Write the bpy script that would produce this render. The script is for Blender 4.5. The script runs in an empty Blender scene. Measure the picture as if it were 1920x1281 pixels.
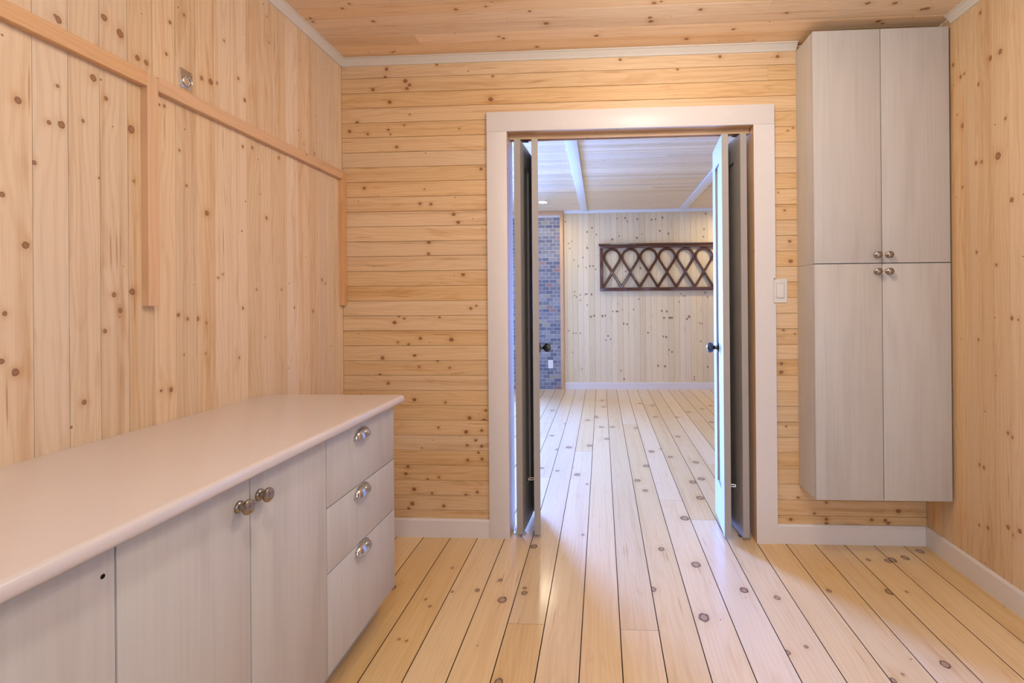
# Pine panelled pantry with a folding-door doorway into a daylit room beyond
import bpy, bmesh, math, random
from mathutils import Matrix, Vector
R = random.Random(7)
EXPO = 0.06
WARM = (1.0, 0.925, 0.845); FWARM = (1.0, 0.82, 0.58); COOL = (0.135, 0.295, 1.0); RCOOL = (0.60, 0.76, 1.0)
DOME = 26
NEAR_LAMPS = [(-0.30, 0.45, 10), (0.8, -0.9, 13)]
FAR_LAMPS = [(-0.744, 6.217, 7), (1.9, 6.2, 15), (0.45, 4.4, 2), (2.4, 4.4, 4), (-2.0, 4.0, 3)]
DAY, SKY, SKY2, REAR, REARX = 90, 50, 1500, 30, 0.85
SC = bpy.context.scene
COL = SC.collection

# ---------------------------------------------------------------- camera
F, CX, CY = 905.84, 1079.05, 566.9
YAW, PIT, ROL, EYE = 0.0535, 0.0008, -0.0081, 1.233
def look():
    cy, sy = math.cos(YAW), math.sin(YAW); cp, sp = math.cos(PIT), math.sin(PIT); cr, sr = math.cos(ROL), math.sin(ROL)
    x = Vector((cy, sy, 0)); y = Vector((-sy, cy, 0)); z = Vector((0, 0, 1))
    fwd = cp*y + sp*z; up = -sp*y + cp*z
    right = cr*x + sr*up; up2 = -sr*x + cr*up
    m = Matrix((right, up2, -fwd)).transposed().to_4x4()
    m.translation = Vector((0, 0, EYE))
    return m
cam = bpy.data.cameras.new('camera'); cam_o = bpy.data.objects.new('camera', cam); COL.objects.link(cam_o)
cam_o.matrix_world = look()
cam.sensor_fit = 'HORIZONTAL'; cam.sensor_width = 36.0; cam.lens = 36.0*F/1920
cam.shift_x = (960-CX)/1920; cam.shift_y = (CY-640.5)/1920
cam.clip_start = 0.05; cam.clip_end = 60
SC.camera = cam_o

# ---------------------------------------------------------------- world, lights, exposure
w = bpy.data.worlds.new('sky'); SC.world = w; w.use_nodes = True
w.node_tree.nodes['Background'].inputs[0].default_value = (0.62, 0.78, 1.0, 1)
w.node_tree.nodes['Background'].inputs[1].default_value = 1.0
vs = SC.view_settings
vs.view_transform = 'Standard'; vs.look = 'None'; vs.gamma = 1; vs.use_curve_mapping = False
vs.exposure = EXPO
def lamp(name, loc, size, power, color, direction=(0, 0, -1), size_y=None, shape=None, spread=180):
    l = bpy.data.lights.new(name, 'AREA'); l.energy = power; l.color = color; l.size = size
    l.shape = shape or ('RECTANGLE' if size_y else 'DISK')
    if size_y: l.size_y = size_y
    l.spread = math.radians(spread)
    o = bpy.data.objects.new(name, l); COL.objects.link(o); o.location = loc
    o.rotation_euler = Vector(direction).to_track_quat('-Z', 'Y').to_euler()
    return o
for (x, y, p) in NEAR_LAMPS:
    lamp('ceiling_lamp_light', (x, y, 2.525), 0.16, p, WARM, spread=176)
gl = bpy.data.lights.new('dome_lamp_light', 'POINT'); gl.energy = DOME; gl.color = WARM; gl.shadow_soft_size = 0.11
glo = bpy.data.objects.new('dome_lamp_light', gl); COL.objects.link(glo); glo.location = (0.30, 1.45, 2.38)
for (x, y, p) in FAR_LAMPS:
    lamp('ceiling_lamp_light', (x, y, 2.508), 0.10, p, FWARM)
lamp('patio_daylight', (-3.40, 5.85, 1.12), 1.70, DAY, COOL, (1, 0, 0), 2.0)
lamp('open_sky_daylight', (-4.9, 7.55, 1.5), 2.6, SKY, COOL, (1, -0.98, -0.10), 2.2, spread=75)
lamp('garden_daylight', (-3.40, 8.50, 1.5), 2.4, SKY2, COOL, (0.5, -0.87, -0.08), 2.2, spread=80)
lamp('rear_cool_fill', (REARX, -1.78, 1.45), 1.1, REAR, RCOOL, (0, 1, 0), 1.5)  # added cool fill behind the camera, tints the base cabinet fronts

# ---------------------------------------------------------------- measures
XL, XR, D, D2, CZ = -1.382, 1.6236, 2.5186, 6.867, 2.54
PART = 2.66                       # far face of the wall with the doorway
W = 0.0794                        # face width of a wall board
PW, PX0 = 0.14407, -0.22723       # floor plank width, a joint
FXL, FXR, FRONT = -3.2, 3.6, -1.6
# ---------------------------------------------------------------- helpers
def link(name, me, mat=None, parent=None, mw=None):
    o = bpy.data.objects.new(name, me); COL.objects.link(o)
    if mat is not None and len(me.materials) == 0: me.materials.append(mat)
    if parent is not None: o.parent = parent
    if mw is not None: o.matrix_basis = Matrix.Translation(-org(parent)) @ mw
    return o
def tag(o, label=None, cat=None, group=None, kind=None):
    if label: o['label'] = label
    if cat: o['category'] = cat
    if group: o['group'] = group
    if kind: o['kind'] = kind
    return o
def empty(name, loc=(0, 0, 0), **k):
    o = bpy.data.objects.new(name, None); COL.objects.link(o); o.location = loc; o.matrix_basis = Matrix.Translation(loc)
    o.empty_display_size = 0.1
    return tag(o, **k)
def add_box(bm, x0, x1, y0, y1, z0, z1, bev=0.0):
    v = [bm.verts.new(p) for p in ((x0,y0,z0),(x1,y0,z0),(x1,y1,z0),(x0,y1,z0),(x0,y0,z1),(x1,y0,z1),(x1,y1,z1),(x0,y1,z1))]
    fs = [bm.faces.new([v[i] for i in f]) for f in ((3,2,1,0),(4,5,6,7),(0,1,5,4),(1,2,6,5),(2,3,7,6),(3,0,4,7))]
    if bev:
        es = list({e for f in fs for e in f.edges})
        bmesh.ops.bevel(bm, geom=es, offset=bev, segments=2, profile=0.5, affect='EDGES')
def mesh(bm, name='m', smooth=False):
    me = bpy.data.meshes.new(name); bmesh.ops.recalc_face_normals(bm, faces=bm.faces); bm.to_mesh(me); bm.free()
    if smooth:
        for p in me.polygons: p.use_smooth = True
        try: me.set_sharp_from_angle(angle=math.radians(35))
        except Exception: pass
    return me
def org(p):
    v = Vector((0, 0, 0))
    while p is not None: v = v + p.matrix_basis.translation; p = p.parent
    return v
def boxes(name, lst, mat, parent=None, bev=0.0, kind=None):
    """lst of (x0,x1,y0,y1,z0,z1) in world measures -> one mesh object (geometry kept around its parent's origin)."""
    bm = bmesh.new(); off = org(parent)
    for b in lst:
        add_box(bm, b[0]-off.x, b[1]-off.x, b[2]-off.y, b[3]-off.y, b[4]-off.z, b[5]-off.z, bev)
    o = link(name, mesh(bm, name, smooth=bev > 0), mat, parent)
    if kind: o['kind'] = kind
    return o
def prism(name, pts, axis, a0, a1, mat, parent=None, smooth=False):
    """polygon pts (two coordinates) swept along axis from a0 to a1, world measures"""
    bm = bmesh.new(); off = org(parent)
    def P(p, a):
        return Vector({'x': (a, p[0], p[1]), 'y': (p[0], a, p[1]), 'z': (p[0], p[1], a)}[axis]) - off
    A = [bm.verts.new(P(p, a0)) for p in pts]; B = [bm.verts.new(P(p, a1)) for p in pts]
    n = len(pts); bm.faces.new(A); bm.faces.new(B[::-1])
    for i in range(n): bm.faces.new((A[i], A[(i+1) % n], B[(i+1) % n], B[i]))
    return link(name, mesh(bm, name, smooth), mat, parent)
def lathe_bm(bm, prof, M, n=24):
    """prof: (radius, height) pairs; axis = local z of M"""
    rings = []
    for r, z in prof:
        if r < 1e-6: rings.append([bm.verts.new(M @ Vector((0, 0, z)))])
        else: rings.append([bm.verts.new(M @ Vector((r*math.cos(2*math.pi*i/n), r*math.sin(2*math.pi*i/n), z))) for i in range(n)])
    for a, b in zip(rings, rings[1:]):
        for i in range(n):
            j = (i+1) % n
            if len(a) == 1 and len(b) == 1: continue
            if len(a) == 1: bm.faces.new((a[0], b[i], b[j]))
            elif len(b) == 1: bm.faces.new((a[i], a[j], b[0]))
            else: bm.faces.new((a[i], a[j], b[j], b[i]))
def axis_m(loc, normal):
    m = Vector(normal).to_track_quat('Z', 'Y').to_matrix().to_4x4(); m.translation = Vector(loc); return m

# ---------------------------------------------------------------- materials
class NT:
    def __init__(s, name):
        s.m = bpy.data.materials.new(name); s.m.use_nodes = True; s.t = s.m.node_tree
        s.b = s.t.nodes['Principled BSDF']
    def n(s, typ, **k):
        nd = s.t.nodes.new(typ)
        for a, v in k.items():
            if a.startswith('i_'):
                s.set(nd, a[2:], v)
            else: setattr(nd, a, v)
        return nd
    def set(s, nd, key, v):
        key = int(key) if key.isdigit() else key.replace('_', ' ')
        if isinstance(v, bpy.types.NodeSocket): s.t.links.new(v, nd.inputs[key])
        else: nd.inputs[key].default_value = v
    def math(s, op, a, b=0.0, c=None, clamp=False):
        nd = s.n('ShaderNodeMath', operation=op); nd.use_clamp = clamp
        for i, v in enumerate((a, b) if c is None else (a, b, c)): s.set(nd, str(i), v)
        return nd.outputs[0]
    def mix(s, fac, a, b, mode='MIX'):
        nd = s.n('ShaderNodeMix', data_type='RGBA', blend_type=mode)
        for i, v in ((0, fac), (6, a), (7, b)):
            if isinstance(v, bpy.types.NodeSocket): s.t.links.new(v, nd.inputs[i])
            else: nd.inputs[i].default_value = v if i == 0 else (*v[:3], 1)
        return nd.outputs[2]
    def ramp(s, v, lo, hi, to0=0.0, to1=1.0, smooth=True):
        nd = s.n('ShaderNodeMapRange'); nd.interpolation_type = 'SMOOTHSTEP' if smooth else 'LINEAR'
        for i, x in enumerate((v, lo, hi, to0, to1)): s.set(nd, str(i), x)
        return nd.outputs[0]
    def comb(s, x, y, z=0.0):
        nd = s.n('ShaderNodeCombineXYZ')
        for i, v in enumerate((x, y, z)): s.set(nd, str(i), v)
        return nd.outputs[0]

def pine(name, light, deep, knot=(0.20, 0.085, 0.03), ringc=(0.10, 0.035, 0.015), var=0.10, grain=0.45, cell=0.13, dens=0.35,
         pin=0.0045, rough=0.5, coat=0.0, halo=0.5, streak=0.25, resin=0.035):
    t = NT(name)
    tc = t.n('ShaderNodeTexCoord').outputs['Object']; sp = t.n('ShaderNodeSeparateXYZ'); t.set(sp, '0', tc)
    x, y = sp.outputs[0], sp.outputs[1]
    rnd = t.n('ShaderNodeObjectInfo').outputs['Random']
    r37 = t.math('MULTIPLY', rnd, 37.0); P = t.comb(x, y)
    # knots listed on the board (x, y, radius)
    Q = None
    for i in range(6):
        at = t.n('ShaderNodeAttribute', attribute_type='OBJECT', attribute_name='k%d' % i)
        s2 = t.n('ShaderNodeSeparateXYZ'); t.set(s2, '0', at.outputs['Vector'])
        dx = t.math('MULTIPLY', t.math('SUBTRACT', x, s2.outputs[0]), 0.85); dy = t.math('SUBTRACT', y, s2.outputs[1])
        d = t.math('SQRT', t.math('ADD', t.math('MULTIPLY', dx, dx), t.math('MULTIPLY', dy, dy)))
        q = t.math('DIVIDE', d, t.math('MAXIMUM', s2.outputs[2], 1e-5))
        Q = q if Q is None else t.math('MINIMUM', Q, q)
    # scattered pin knots
    vo = t.n('ShaderNodeTexVoronoi', voronoi_dimensions='2D', feature='F1')
    t.set(vo, 'Vector', t.comb(t.math('ADD', x, r37), t.math('ADD', y, r37))); t.set(vo, 'Scale', 1/cell)
    sc = t.n('ShaderNodeSeparateColor'); t.set(sc, '0', vo.outputs['Color'])
    keep = t.math('GREATER_THAN', sc.outputs[0], 1-dens)
    rad = t.math('MULTIPLY', t.math('MULTIPLY_ADD', sc.outputs[1], 0.8, 0.5), pin/cell)
    qv = t.math('ADD', t.math('DIVIDE', vo.outputs['Distance'], rad), t.math('MULTIPLY', t.math('SUBTRACT', 1.0, keep), 1000.0))
    irr = t.n('ShaderNodeTexNoise', noise_dimensions='3D'); t.set(irr, 'Vector', t.comb(t.math('MULTIPLY', x, 90.0), t.math('MULTIPLY', y, 90.0), r37)); t.set(irr, 'Scale', 1.0); t.set(irr, 'Detail', 1.0)
    Qa = t.math('MULTIPLY', t.math('MINIMUM', Q, qv), t.math('MULTIPLY_ADD', irr.outputs[0], 0.5, 0.75))
    # grain: stretched along the board, bent round the knots
    no = t.n('ShaderNodeTexNoise', noise_dimensions='3D'); t.set(no, 'Vector', t.comb(t.math('MULTIPLY', x, 1.3), t.math('MULTIPLY', y, 9.0), r37)); t.set(no, 'Scale', 1.0); t.set(no, 'Detail', 2.0)
    bend = t.math('DIVIDE', 0.9, t.math('ADD', 1.0, Qa))
    rings = t.math('SINE', t.math('ADD', t.math('MULTIPLY', y, 330.0), t.math('ADD', t.math('MULTIPLY', no.outputs[0], 46.0), t.math('MULTIPLY', bend, 7.0))))
    fine = t.n('ShaderNodeTexNoise', noise_dimensions='3D'); t.set(fine, 'Vector', t.comb(t.math('MULTIPLY', x, 5.0), t.math('MULTIPLY', y, 420.0), r37)); t.set(fine, 'Scale', 1.0); t.set(fine, 'Detail', 3.0)
    broad = t.n('ShaderNodeTexNoise', noise_dimensions='3D'); t.set(broad, 'Vector', t.comb(t.math('MULTIPLY', x, 0.9), t.math('MULTIPLY', y, 30.0), r37)); t.set(broad, 'Scale', 1.0); t.set(broad, 'Detail', 2.0)
    g = t.math('ADD', t.math('MULTIPLY', t.ramp(rings, -0.4, 1.0), 0.45*grain), t.math('MULTIPLY', t.ramp(fine.outputs[0], 0.35, 0.75), 0.55*grain))
    g = t.math('ADD', g, t.math('MULTIPLY', t.ramp(broad.outputs[0], 0.46, 0.76), streak*1.5))
    g = t.math('ADD', g, t.math('MULTIPLY', t.math('SUBTRACT', rnd, 0.5), var*2.5))
    hal = t.math('MULTIPLY', t.math('POWER', 2.718, t.math('MULTIPLY', t.math('MULTIPLY', Q, Q), -0.16)), halo)
    mid = t.n('ShaderNodeTexNoise', noise_dimensions='3D'); t.set(mid, 'Vector', t.comb(t.math('MULTIPLY', x, 4.5), t.math('MULTIPLY', y, 24.0), r37)); t.set(mid, 'Scale', 1.0); t.set(mid, 'Detail', 2.0); t.set(mid, 'Distortion', 0.8)
    g = t.math('ADD', g, t.math('MULTIPLY', t.ramp(mid.outputs[0], 0.56, 0.74), streak))
    g = t.math('ADD', g, hal, clamp=True)
    col = t.mix(g, light, deep)
    # thin resin streaks along the grain
    st = t.n('ShaderNodeTexVoronoi', voronoi_dimensions='2D', feature='F1'); wob = t.math('MULTIPLY', no.outputs[0], 0.012)
    t.set(st, 'Vector', t.comb(t.math('MULTIPLY', t.math('ADD', x, r37), 2.6), t.math('MULTIPLY', t.math('ADD', t.math('ADD', y, r37), wob), 70.0))); t.set(st, 'Scale', 1.0)
    s3 = t.n('ShaderNodeSeparateColor'); t.set(s3, '0', st.outputs['Color'])
    stm = t.math('MULTIPLY', t.math('GREATER_THAN', s3.outputs[0], 1-resin), t.ramp(st.outputs['Distance'], 0.05, 0.22, 0.75, 0.0))
    col = t.mix(stm, col, (deep[0]*0.72, deep[1]*0.62, deep[2]*0.5))
    # board to board brightness
    wn = t.n('ShaderNodeTexWhiteNoise', noise_dimensions='1D'); t.set(wn, 'W', r37)
    hs = t.n('ShaderNodeHueSaturation'); t.set(hs, 'Color', col)
    t.set(hs, 'Value', t.math('MULTIPLY_ADD', wn.outputs[0], var*1.6, 1-var*0.8)); t.set(hs, 'Saturation', t.math('MULTIPLY_ADD', rnd, 0.16, 0.92))
    col = hs.outputs[0]
    body = t.ramp(Qa, 0.80, 1.30, 1.0, 0.0)
    rim = t.math('MULTIPLY', t.ramp(Qa, 0.60, 0.88), body)
    col = t.mix(t.math('MULTIPLY', body, 0.85), col, knot)
    col = t.mix(t.math('MULTIPLY', rim, 0.95), col, ringc)
    t.set(t.b, 'Base_Color', col); t.set(t.b, 'Roughness', rough)
    t.b.inputs['Coat Weight'].default_value = coat; t.b.inputs['Coat Roughness'].default_value = 0.16
    bp_ = t.n('ShaderNodeBump'); bp_.inputs['Strength'].default_value = 0.12; bp_.inputs['Distance'].default_value = 0.001
    t.set(bp_, 'Height', fine.outputs[0]); t.set(t.b, 'Normal', bp_.outputs[0])
    return t.m
def plain(name, c, rough=0.5, metal=0.0, coat=0.0, noise=0.04, scale=30.0, stretch=(1, 1, 1), bump=0.0):
    t = NT(name); no = t.n('ShaderNodeTexNoise'); mp = t.n('ShaderNodeMapping'); mp.inputs['Scale'].default_value = stretch
    t.set(mp, 'Vector', t.n('ShaderNodeTexCoord').outputs['Object']); t.set(no, 'Vector', mp.outputs[0]); t.set(no, 'Scale', scale); t.set(no, 'Detail', 4.0)
    v = t.math('MULTIPLY_ADD', no.outputs[0], noise*2, 1-noise); hs = t.n('ShaderNodeHueSaturation'); t.set(hs, 'Color', (*c, 1)); t.set(hs, 'Value', v)
    t.set(t.b, 'Base_Color', hs.outputs[0]); t.set(t.b, 'Roughness', rough); t.set(t.b, 'Metallic', metal); t.b.inputs['Coat Weight'].default_value = coat
    if bump:
        b = t.n('ShaderNodeBump'); b.inputs['Strength'].default_value = bump; b.inputs['Distance'].default_value = 0.001; t.set(b, 'Height', no.outputs[0]); t.set(t.b, 'Normal', b.outputs[0])
    return t.m
def laminate(name, light, deep, rough=0.42):
    """whitewashed wood-grain laminate, grain along z"""
    t = NT(name); tc = t.n('ShaderNodeTexCoord').outputs['Object']; rnd = t.n('ShaderNodeObjectInfo').outputs['Random']
    sp = t.n('ShaderNodeSeparateXYZ'); t.set(sp, '0', tc)
    lat = t.math('ADD', t.math('ADD', sp.outputs[0], sp.outputs[1]), t.math('MULTIPLY', rnd, 9.0)); z = sp.outputs[2]
    a = t.n('ShaderNodeTexNoise'); t.set(a, 'Vector', t.comb(t.math('MULTIPLY', lat, 95.0), 0.0, t.math('MULTIPLY', z, 2.2))); t.set(a, 'Scale', 1.0); t.set(a, 'Detail', 4.0)
    b = t.n('ShaderNodeTexNoise'); t.set(b, 'Vector', t.comb(t.math('MULTIPLY', lat, 12.0), 3.0, t.math('MULTIPLY', z, 1.6))); t.set(b, 'Scale', 1.0); t.set(b, 'Detail', 2.0); t.set(b, 'Distortion', 0.6)
    g = t.math('ADD', t.math('MULTIPLY', t.ramp(a.outputs[0], 0.35, 0.85), 0.42), t.math('MULTIPLY', t.ramp(b.outputs[0], 0.42, 0.8), 0.55), clamp=True)
    t.set(t.b, 'Base_Color', t.mix(g, light, deep)); t.set(t.b, 'Roughness', rough)
    bp_ = t.n('ShaderNodeBump'); bp_.inputs['Strength'].default_value = 0.15; bp_.inputs['Distance'].default_value = 0.0006; t.set(bp_, 'Height', a.outputs[0]); t.set(t.b, 'Normal', bp_.outputs[0])
    return t.m
def brickmat(name):
    t = NT(name); rnd = t.n('ShaderNodeObjectInfo').outputs['Random']
    cr = t.n('ShaderNodeValToRGB'); t.set(cr, '0', rnd); e = cr.color_ramp; e.interpolation = 'CONSTANT'
    stops = [(0, (.15, .155, .19)), (.2, (.21, .20, .22)), (.36, (.12, .125, .165)), (.55, (.26, .255, .26)), (.68, (.30, .27, .21)), (.76, (.17, .18, .22)), (.88, (.27, .17, .16)), (.94, (.20, .19, .20))]
    e.elements[0].position = 0; e.elements[0].color = (*stops[0][1], 1); e.elements[1].position = stops[1][0]; e.elements[1].color = (*stops[1][1], 1)
    for p, c in stops[2:]: q = e.elements.new(p); q.color = (*c, 1)
    no = t.n('ShaderNodeTexNoise'); t.set(no, 'Vector', t.n('ShaderNodeTexCoord').outputs['Object']); t.set(no, 'Scale', 60.0); t.set(no, 'Detail', 4.0)
    hs = t.n('ShaderNodeHueSaturation'); t.set(hs, 'Color', cr.outputs[0]); t.set(hs, 'Value', t.math('MULTIPLY_ADD', no.outputs[0], 0.9, 0.6))
    t.set(t.b, 'Base_Color', hs.outputs[0]); t.set(t.b, 'Roughness', 0.8)
    b = t.n('ShaderNodeBump'); b.inputs['Strength'].default_value = 0.5; b.inputs['Distance'].default_value = 0.002; t.set(b, 'Height', no.outputs[0]); t.set(t.b, 'Normal', b.outputs[0])
    return t.m
def glow(name, c, s):
    t = NT(name); t.b.inputs['Emission Color'].default_value = (*c, 1); t.b.inputs['Emission Strength'].default_value = s; return t.m

M = dict(
    left=pine('pine_vertical', (0.75, 0.57, 0.375), (0.56, 0.335, 0.165), knot=(0.30, 0.135, 0.055), ringc=(0.22, 0.09, 0.035), rough=0.45, dens=0.26, pin=0.0026, resin=0.06, streak=0.32),
    right=pine('pine_vertical_warm', (0.75, 0.54, 0.32), (0.58, 0.33, 0.15), knot=(0.30, 0.135, 0.055), ringc=(0.22, 0.09, 0.035), rough=0.45, dens=0.22, pin=0.0026, streak=0.3),
    back=pine('pine_horizontal', (0.76, 0.53, 0.295), (0.56, 0.305, 0.125), knot=(0.26, 0.11, 0.045), ringc=(0.20, 0.08, 0.03), rough=0.45, dens=0.16, pin=0.0024, streak=0.34, var=0.055, resin=0.05),
    ceil=pine('pine_ceiling', (0.88, 0.67, 0.44), (0.64, 0.39, 0.19), knot=(0.26, 0.11, 0.045), ringc=(0.18, 0.07, 0.03), rough=0.45, dens=0.22, pin=0.0026, halo=0.6),
    far=pine('pine_pale', (0.80, 0.67, 0.45), (0.64, 0.48, 0.27), knot=(0.24, 0.14, 0.08), ringc=(0.16, 0.09, 0.05), rough=0.5, dens=0.10, pin=0.004, halo=0.12, grain=0.25, streak=0.15),
    farceil=pine('pine_pale_ceiling', (0.86, 0.69, 0.44), (0.58, 0.41, 0.21), knot=(0.24, 0.14, 0.08), ringc=(0.16, 0.09, 0.05), rough=0.5, dens=0.65, pin=0.005, cell=0.17, grain=0.3),
    floor=pine('pine_floor', (0.77, 0.555, 0.285), (0.58, 0.33, 0.125), knot=(0.38, 0.21, 0.11), ringc=(0.05, 0.022, 0.012), rough=0.34, coat=0.5, dens=0.10, pin=0.003, var=0.07, halo=0.3, grain=0.3, streak=0.2),
    cleat=pine('pine_cleat', (0.72, 0.43, 0.22), (0.56, 0.30, 0.13), rough=0.5, dens=0.1, var=0.04),
    jamb=pine('pine_jamb', (0.70, 0.47, 0.26), (0.52, 0.28, 0.11), rough=0.5, dens=0.3, var=0.04),
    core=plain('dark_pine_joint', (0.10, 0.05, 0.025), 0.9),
    white=plain('white_painted_trim', (0.76, 0.71, 0.68), 0.38, noise=0.02),
    batten=plain('white_ceiling_batten', (0.80, 0.82, 0.84), 0.4, noise=0.02),
    crown=plain('taupe_painted_crown', (0.68, 0.63, 0.55), 0.45, noise=0.03),
    cab=laminate('whitewashed_laminate', (0.57, 0.54, 0.50), (0.465, 0.43, 0.39)),
    top=plain('pale_counter_laminate', (0.67, 0.60, 0.58), 0.22, noise=0.02, coat=0.3),
    door=plain('greige_door_paint', (0.40, 0.37, 0.34), 0.5, noise=0.02),
    nickel=plain('aged_nickel', (0.34, 0.285, 0.235), 0.30, metal=1.0, noise=0.10, scale=200),
    pull=plain('polished_nickel', (0.56, 0.52, 0.47), 0.20, metal=1.0),
    steel=plain('bright_steel', (0.70, 0.70, 0.70), 0.22, metal=1.0),
    black=plain('black_enamel', (0.012, 0.012, 0.014), 0.18, coat=0.5),
    dark=plain('hole_and_gap_shade', (0.02, 0.015, 0.012), 0.9),
    plastic=plain('white_plastic', (0.78, 0.74, 0.69), 0.3, noise=0.01),
    shade=plain('switch_gap_shade', (0.30, 0.27, 0.25), 0.6),
    mortar=plain('pale_mortar', (0.62, 0.60, 0.58), 0.9, noise=0.15, scale=40, bump=0.3),
    brick=brickmat('slate_brick'),
    mahog=plain('mahogany_varnish', (0.105, 0.036, 0.014), 0.22, coat=0.6, noise=0.35, scale=8, stretch=(1, 1, 6)),
    lamp=glow('lamp_lens', (1.0, 0.93, 0.82), 30.0),
)

for k_ in ('core', 'dark'): M[k_].node_tree.nodes['Principled BSDF'].inputs['Specular IOR Level'].default_value = 0.0

# ---------------------------------------------------------------- boards
_bm = {}
def board_mesh(L, Wd, T, gap, cham, mat):
    key = (round(L, 4), round(Wd, 4), round(T, 4), gap, cham, mat.name)
    if key in _bm: return _bm[key]
    a = Wd/2 - gap/2
    sec = [(-a, -T), (a, -T), (a, -cham), (a-cham, 0), (-a+cham, 0), (-a, -cham)]
    vs_ = [(x, y, z) for x in (-L/2, L/2) for y, z in sec]; n = 6
    fs = [tuple(range(n))[::-1], tuple(range(n, 2*n))] + [(i, (i+1) % n, n+(i+1) % n, n+i) for i in range(n)]
    me = bpy.data.meshes.new('board'); me.from_pydata(vs_, [], fs); me.materials.append(mat); me.update(); _bm[key] = me
    if gap > 0.003:                # plank edges coloured dark to paint shade into the wide floor joints
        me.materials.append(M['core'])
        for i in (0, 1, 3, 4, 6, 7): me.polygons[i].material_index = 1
    return me
def board(name, parent, lo, hi, c0, c1, plane, ex, ey, ez, mat, T=0.012, gap=0.0010, cham=0.0009, knots=(), end_gap=0.0004):
    """a board along world axis ex from lo to hi, across |ey| from c0 to c1, its face at 'plane' on axis ez"""
    ex, ey, ez = Vector(ex), Vector(ey), Vector(ez)
    s = 1 if sum(ey) > 0 else -1; nz = 1 if sum(ez) > 0 else -1
    mid, cm = (lo+hi)/2, (c0+c1)/2
    m = Matrix((ex, ey, ez)).transposed().to_4x4()
    m.translation = ex*mid + ey*s*cm + ez*nz*plane
    o = link(name, board_mesh(hi-lo-2*end_gap, c1-c0, T, gap, cham, mat), None, parent); o.matrix_basis = m
    i = 0
    for (al, ac, r) in knots:
        if lo < al < hi and i < 6:
            o['k%d' % i] = (al-mid, s*(ac), r); i += 1
    return o
# ---------------------------------------------------------------- knots seen on the boards: board index -> (along, across, radius)
KF={-5:[(2.056,-0.0435,0.0154)],-4:[(2.22,0.0265,0.0062),(1.98,-0.0105,0.0056),(1.935,0.0235,0.0054),(1.733,0.0095,0.0049),(1.74,-0.0215,0.0049)],-3:[(5.506,0.0194,0.022),(2.051,0.0454,0.0096),(2.036,-0.0596,0.0057)],-2:[(1.989,0.0223,0.0168),(4.467,-0.0247,0.0168),(4.046,0.0643,0.0152),(4.903,0.0673,0.0138),(3.586,-0.0097,0.0135),(2.13,-0.0157,0.01)],-1:[(4.108,0.0123,0.022),(2.431,-0.0517,0.016),(3.533,-0.0337,0.0133),(1.557,-0.0447,0.0131),(2.04,-0.0377,0.0115),(2.075,-0.0417,0.0078)],0:[(5.063,0.0022,0.022),(4.162,0.0442,0.022),(3.46,-0.0268,0.0195),(3.279,0.0492,0.0092),(2.563,0.0472,0.0072),(3.605,-0.0678,0.0068)],1:[(6.086,0.0111,0.022),(5.713,0.0291,0.022),(5.182,-0.0529,0.022),(4.374,0.0531,0.022),(4.784,0.0011,0.022),(5.231,-0.0599,0.022)],2:[(4.793,-0.0349,0.022)],3:[(4.76,0.055,0.022),(3.659,0.051,0.022),(3.359,-0.037,0.0189),(3.18,-0.0,0.0149),(2.089,-0.066,0.0137),(2.429,0.012,0.0137)],4:[(2.78,0.0429,0.022),(5.913,0.0389,0.022),(4.012,-0.0181,0.022),(1.91,-0.0311,0.0197),(2.292,0.0119,0.0194),(4.084,0.0669,0.0115)],5:[(5.219,0.0039,0.022),(5.793,0.0329,0.022),(3.341,0.0489,0.022),(3.071,0.0449,0.022),(3.875,-0.0271,0.0182),(2.097,0.0329,0.0157)],6:[(3.403,-0.0242,0.022),(3.752,0.0048,0.022),(4.465,-0.0202,0.0209),(2.049,0.0098,0.0115),(1.731,-0.0672,0.0097),(1.763,0.0098,0.0066)],7:[(5.211,-0.0583,0.022)],8:[(5.458,-0.0343,0.022),(2.107,-0.0423,0.0099),(1.619,-0.0623,0.0091),(1.646,-0.0163,0.0046)],9:[(5.002,-0.0294,0.022),(5.618,0.0016,0.022),(2.11,0.0646,0.0158),(1.698,0.0086,0.0143)],10:[(5.792,-0.0075,0.022),(2.359,0.0575,0.0133),(2.366,-0.0295,0.0089),(2.113,-0.0075,0.0059)],11:[(2.37,-0.0635,0.0178),(2.392,0.0105,0.0157)],12:[(2.455,-0.0236,0.0161)]}
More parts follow.
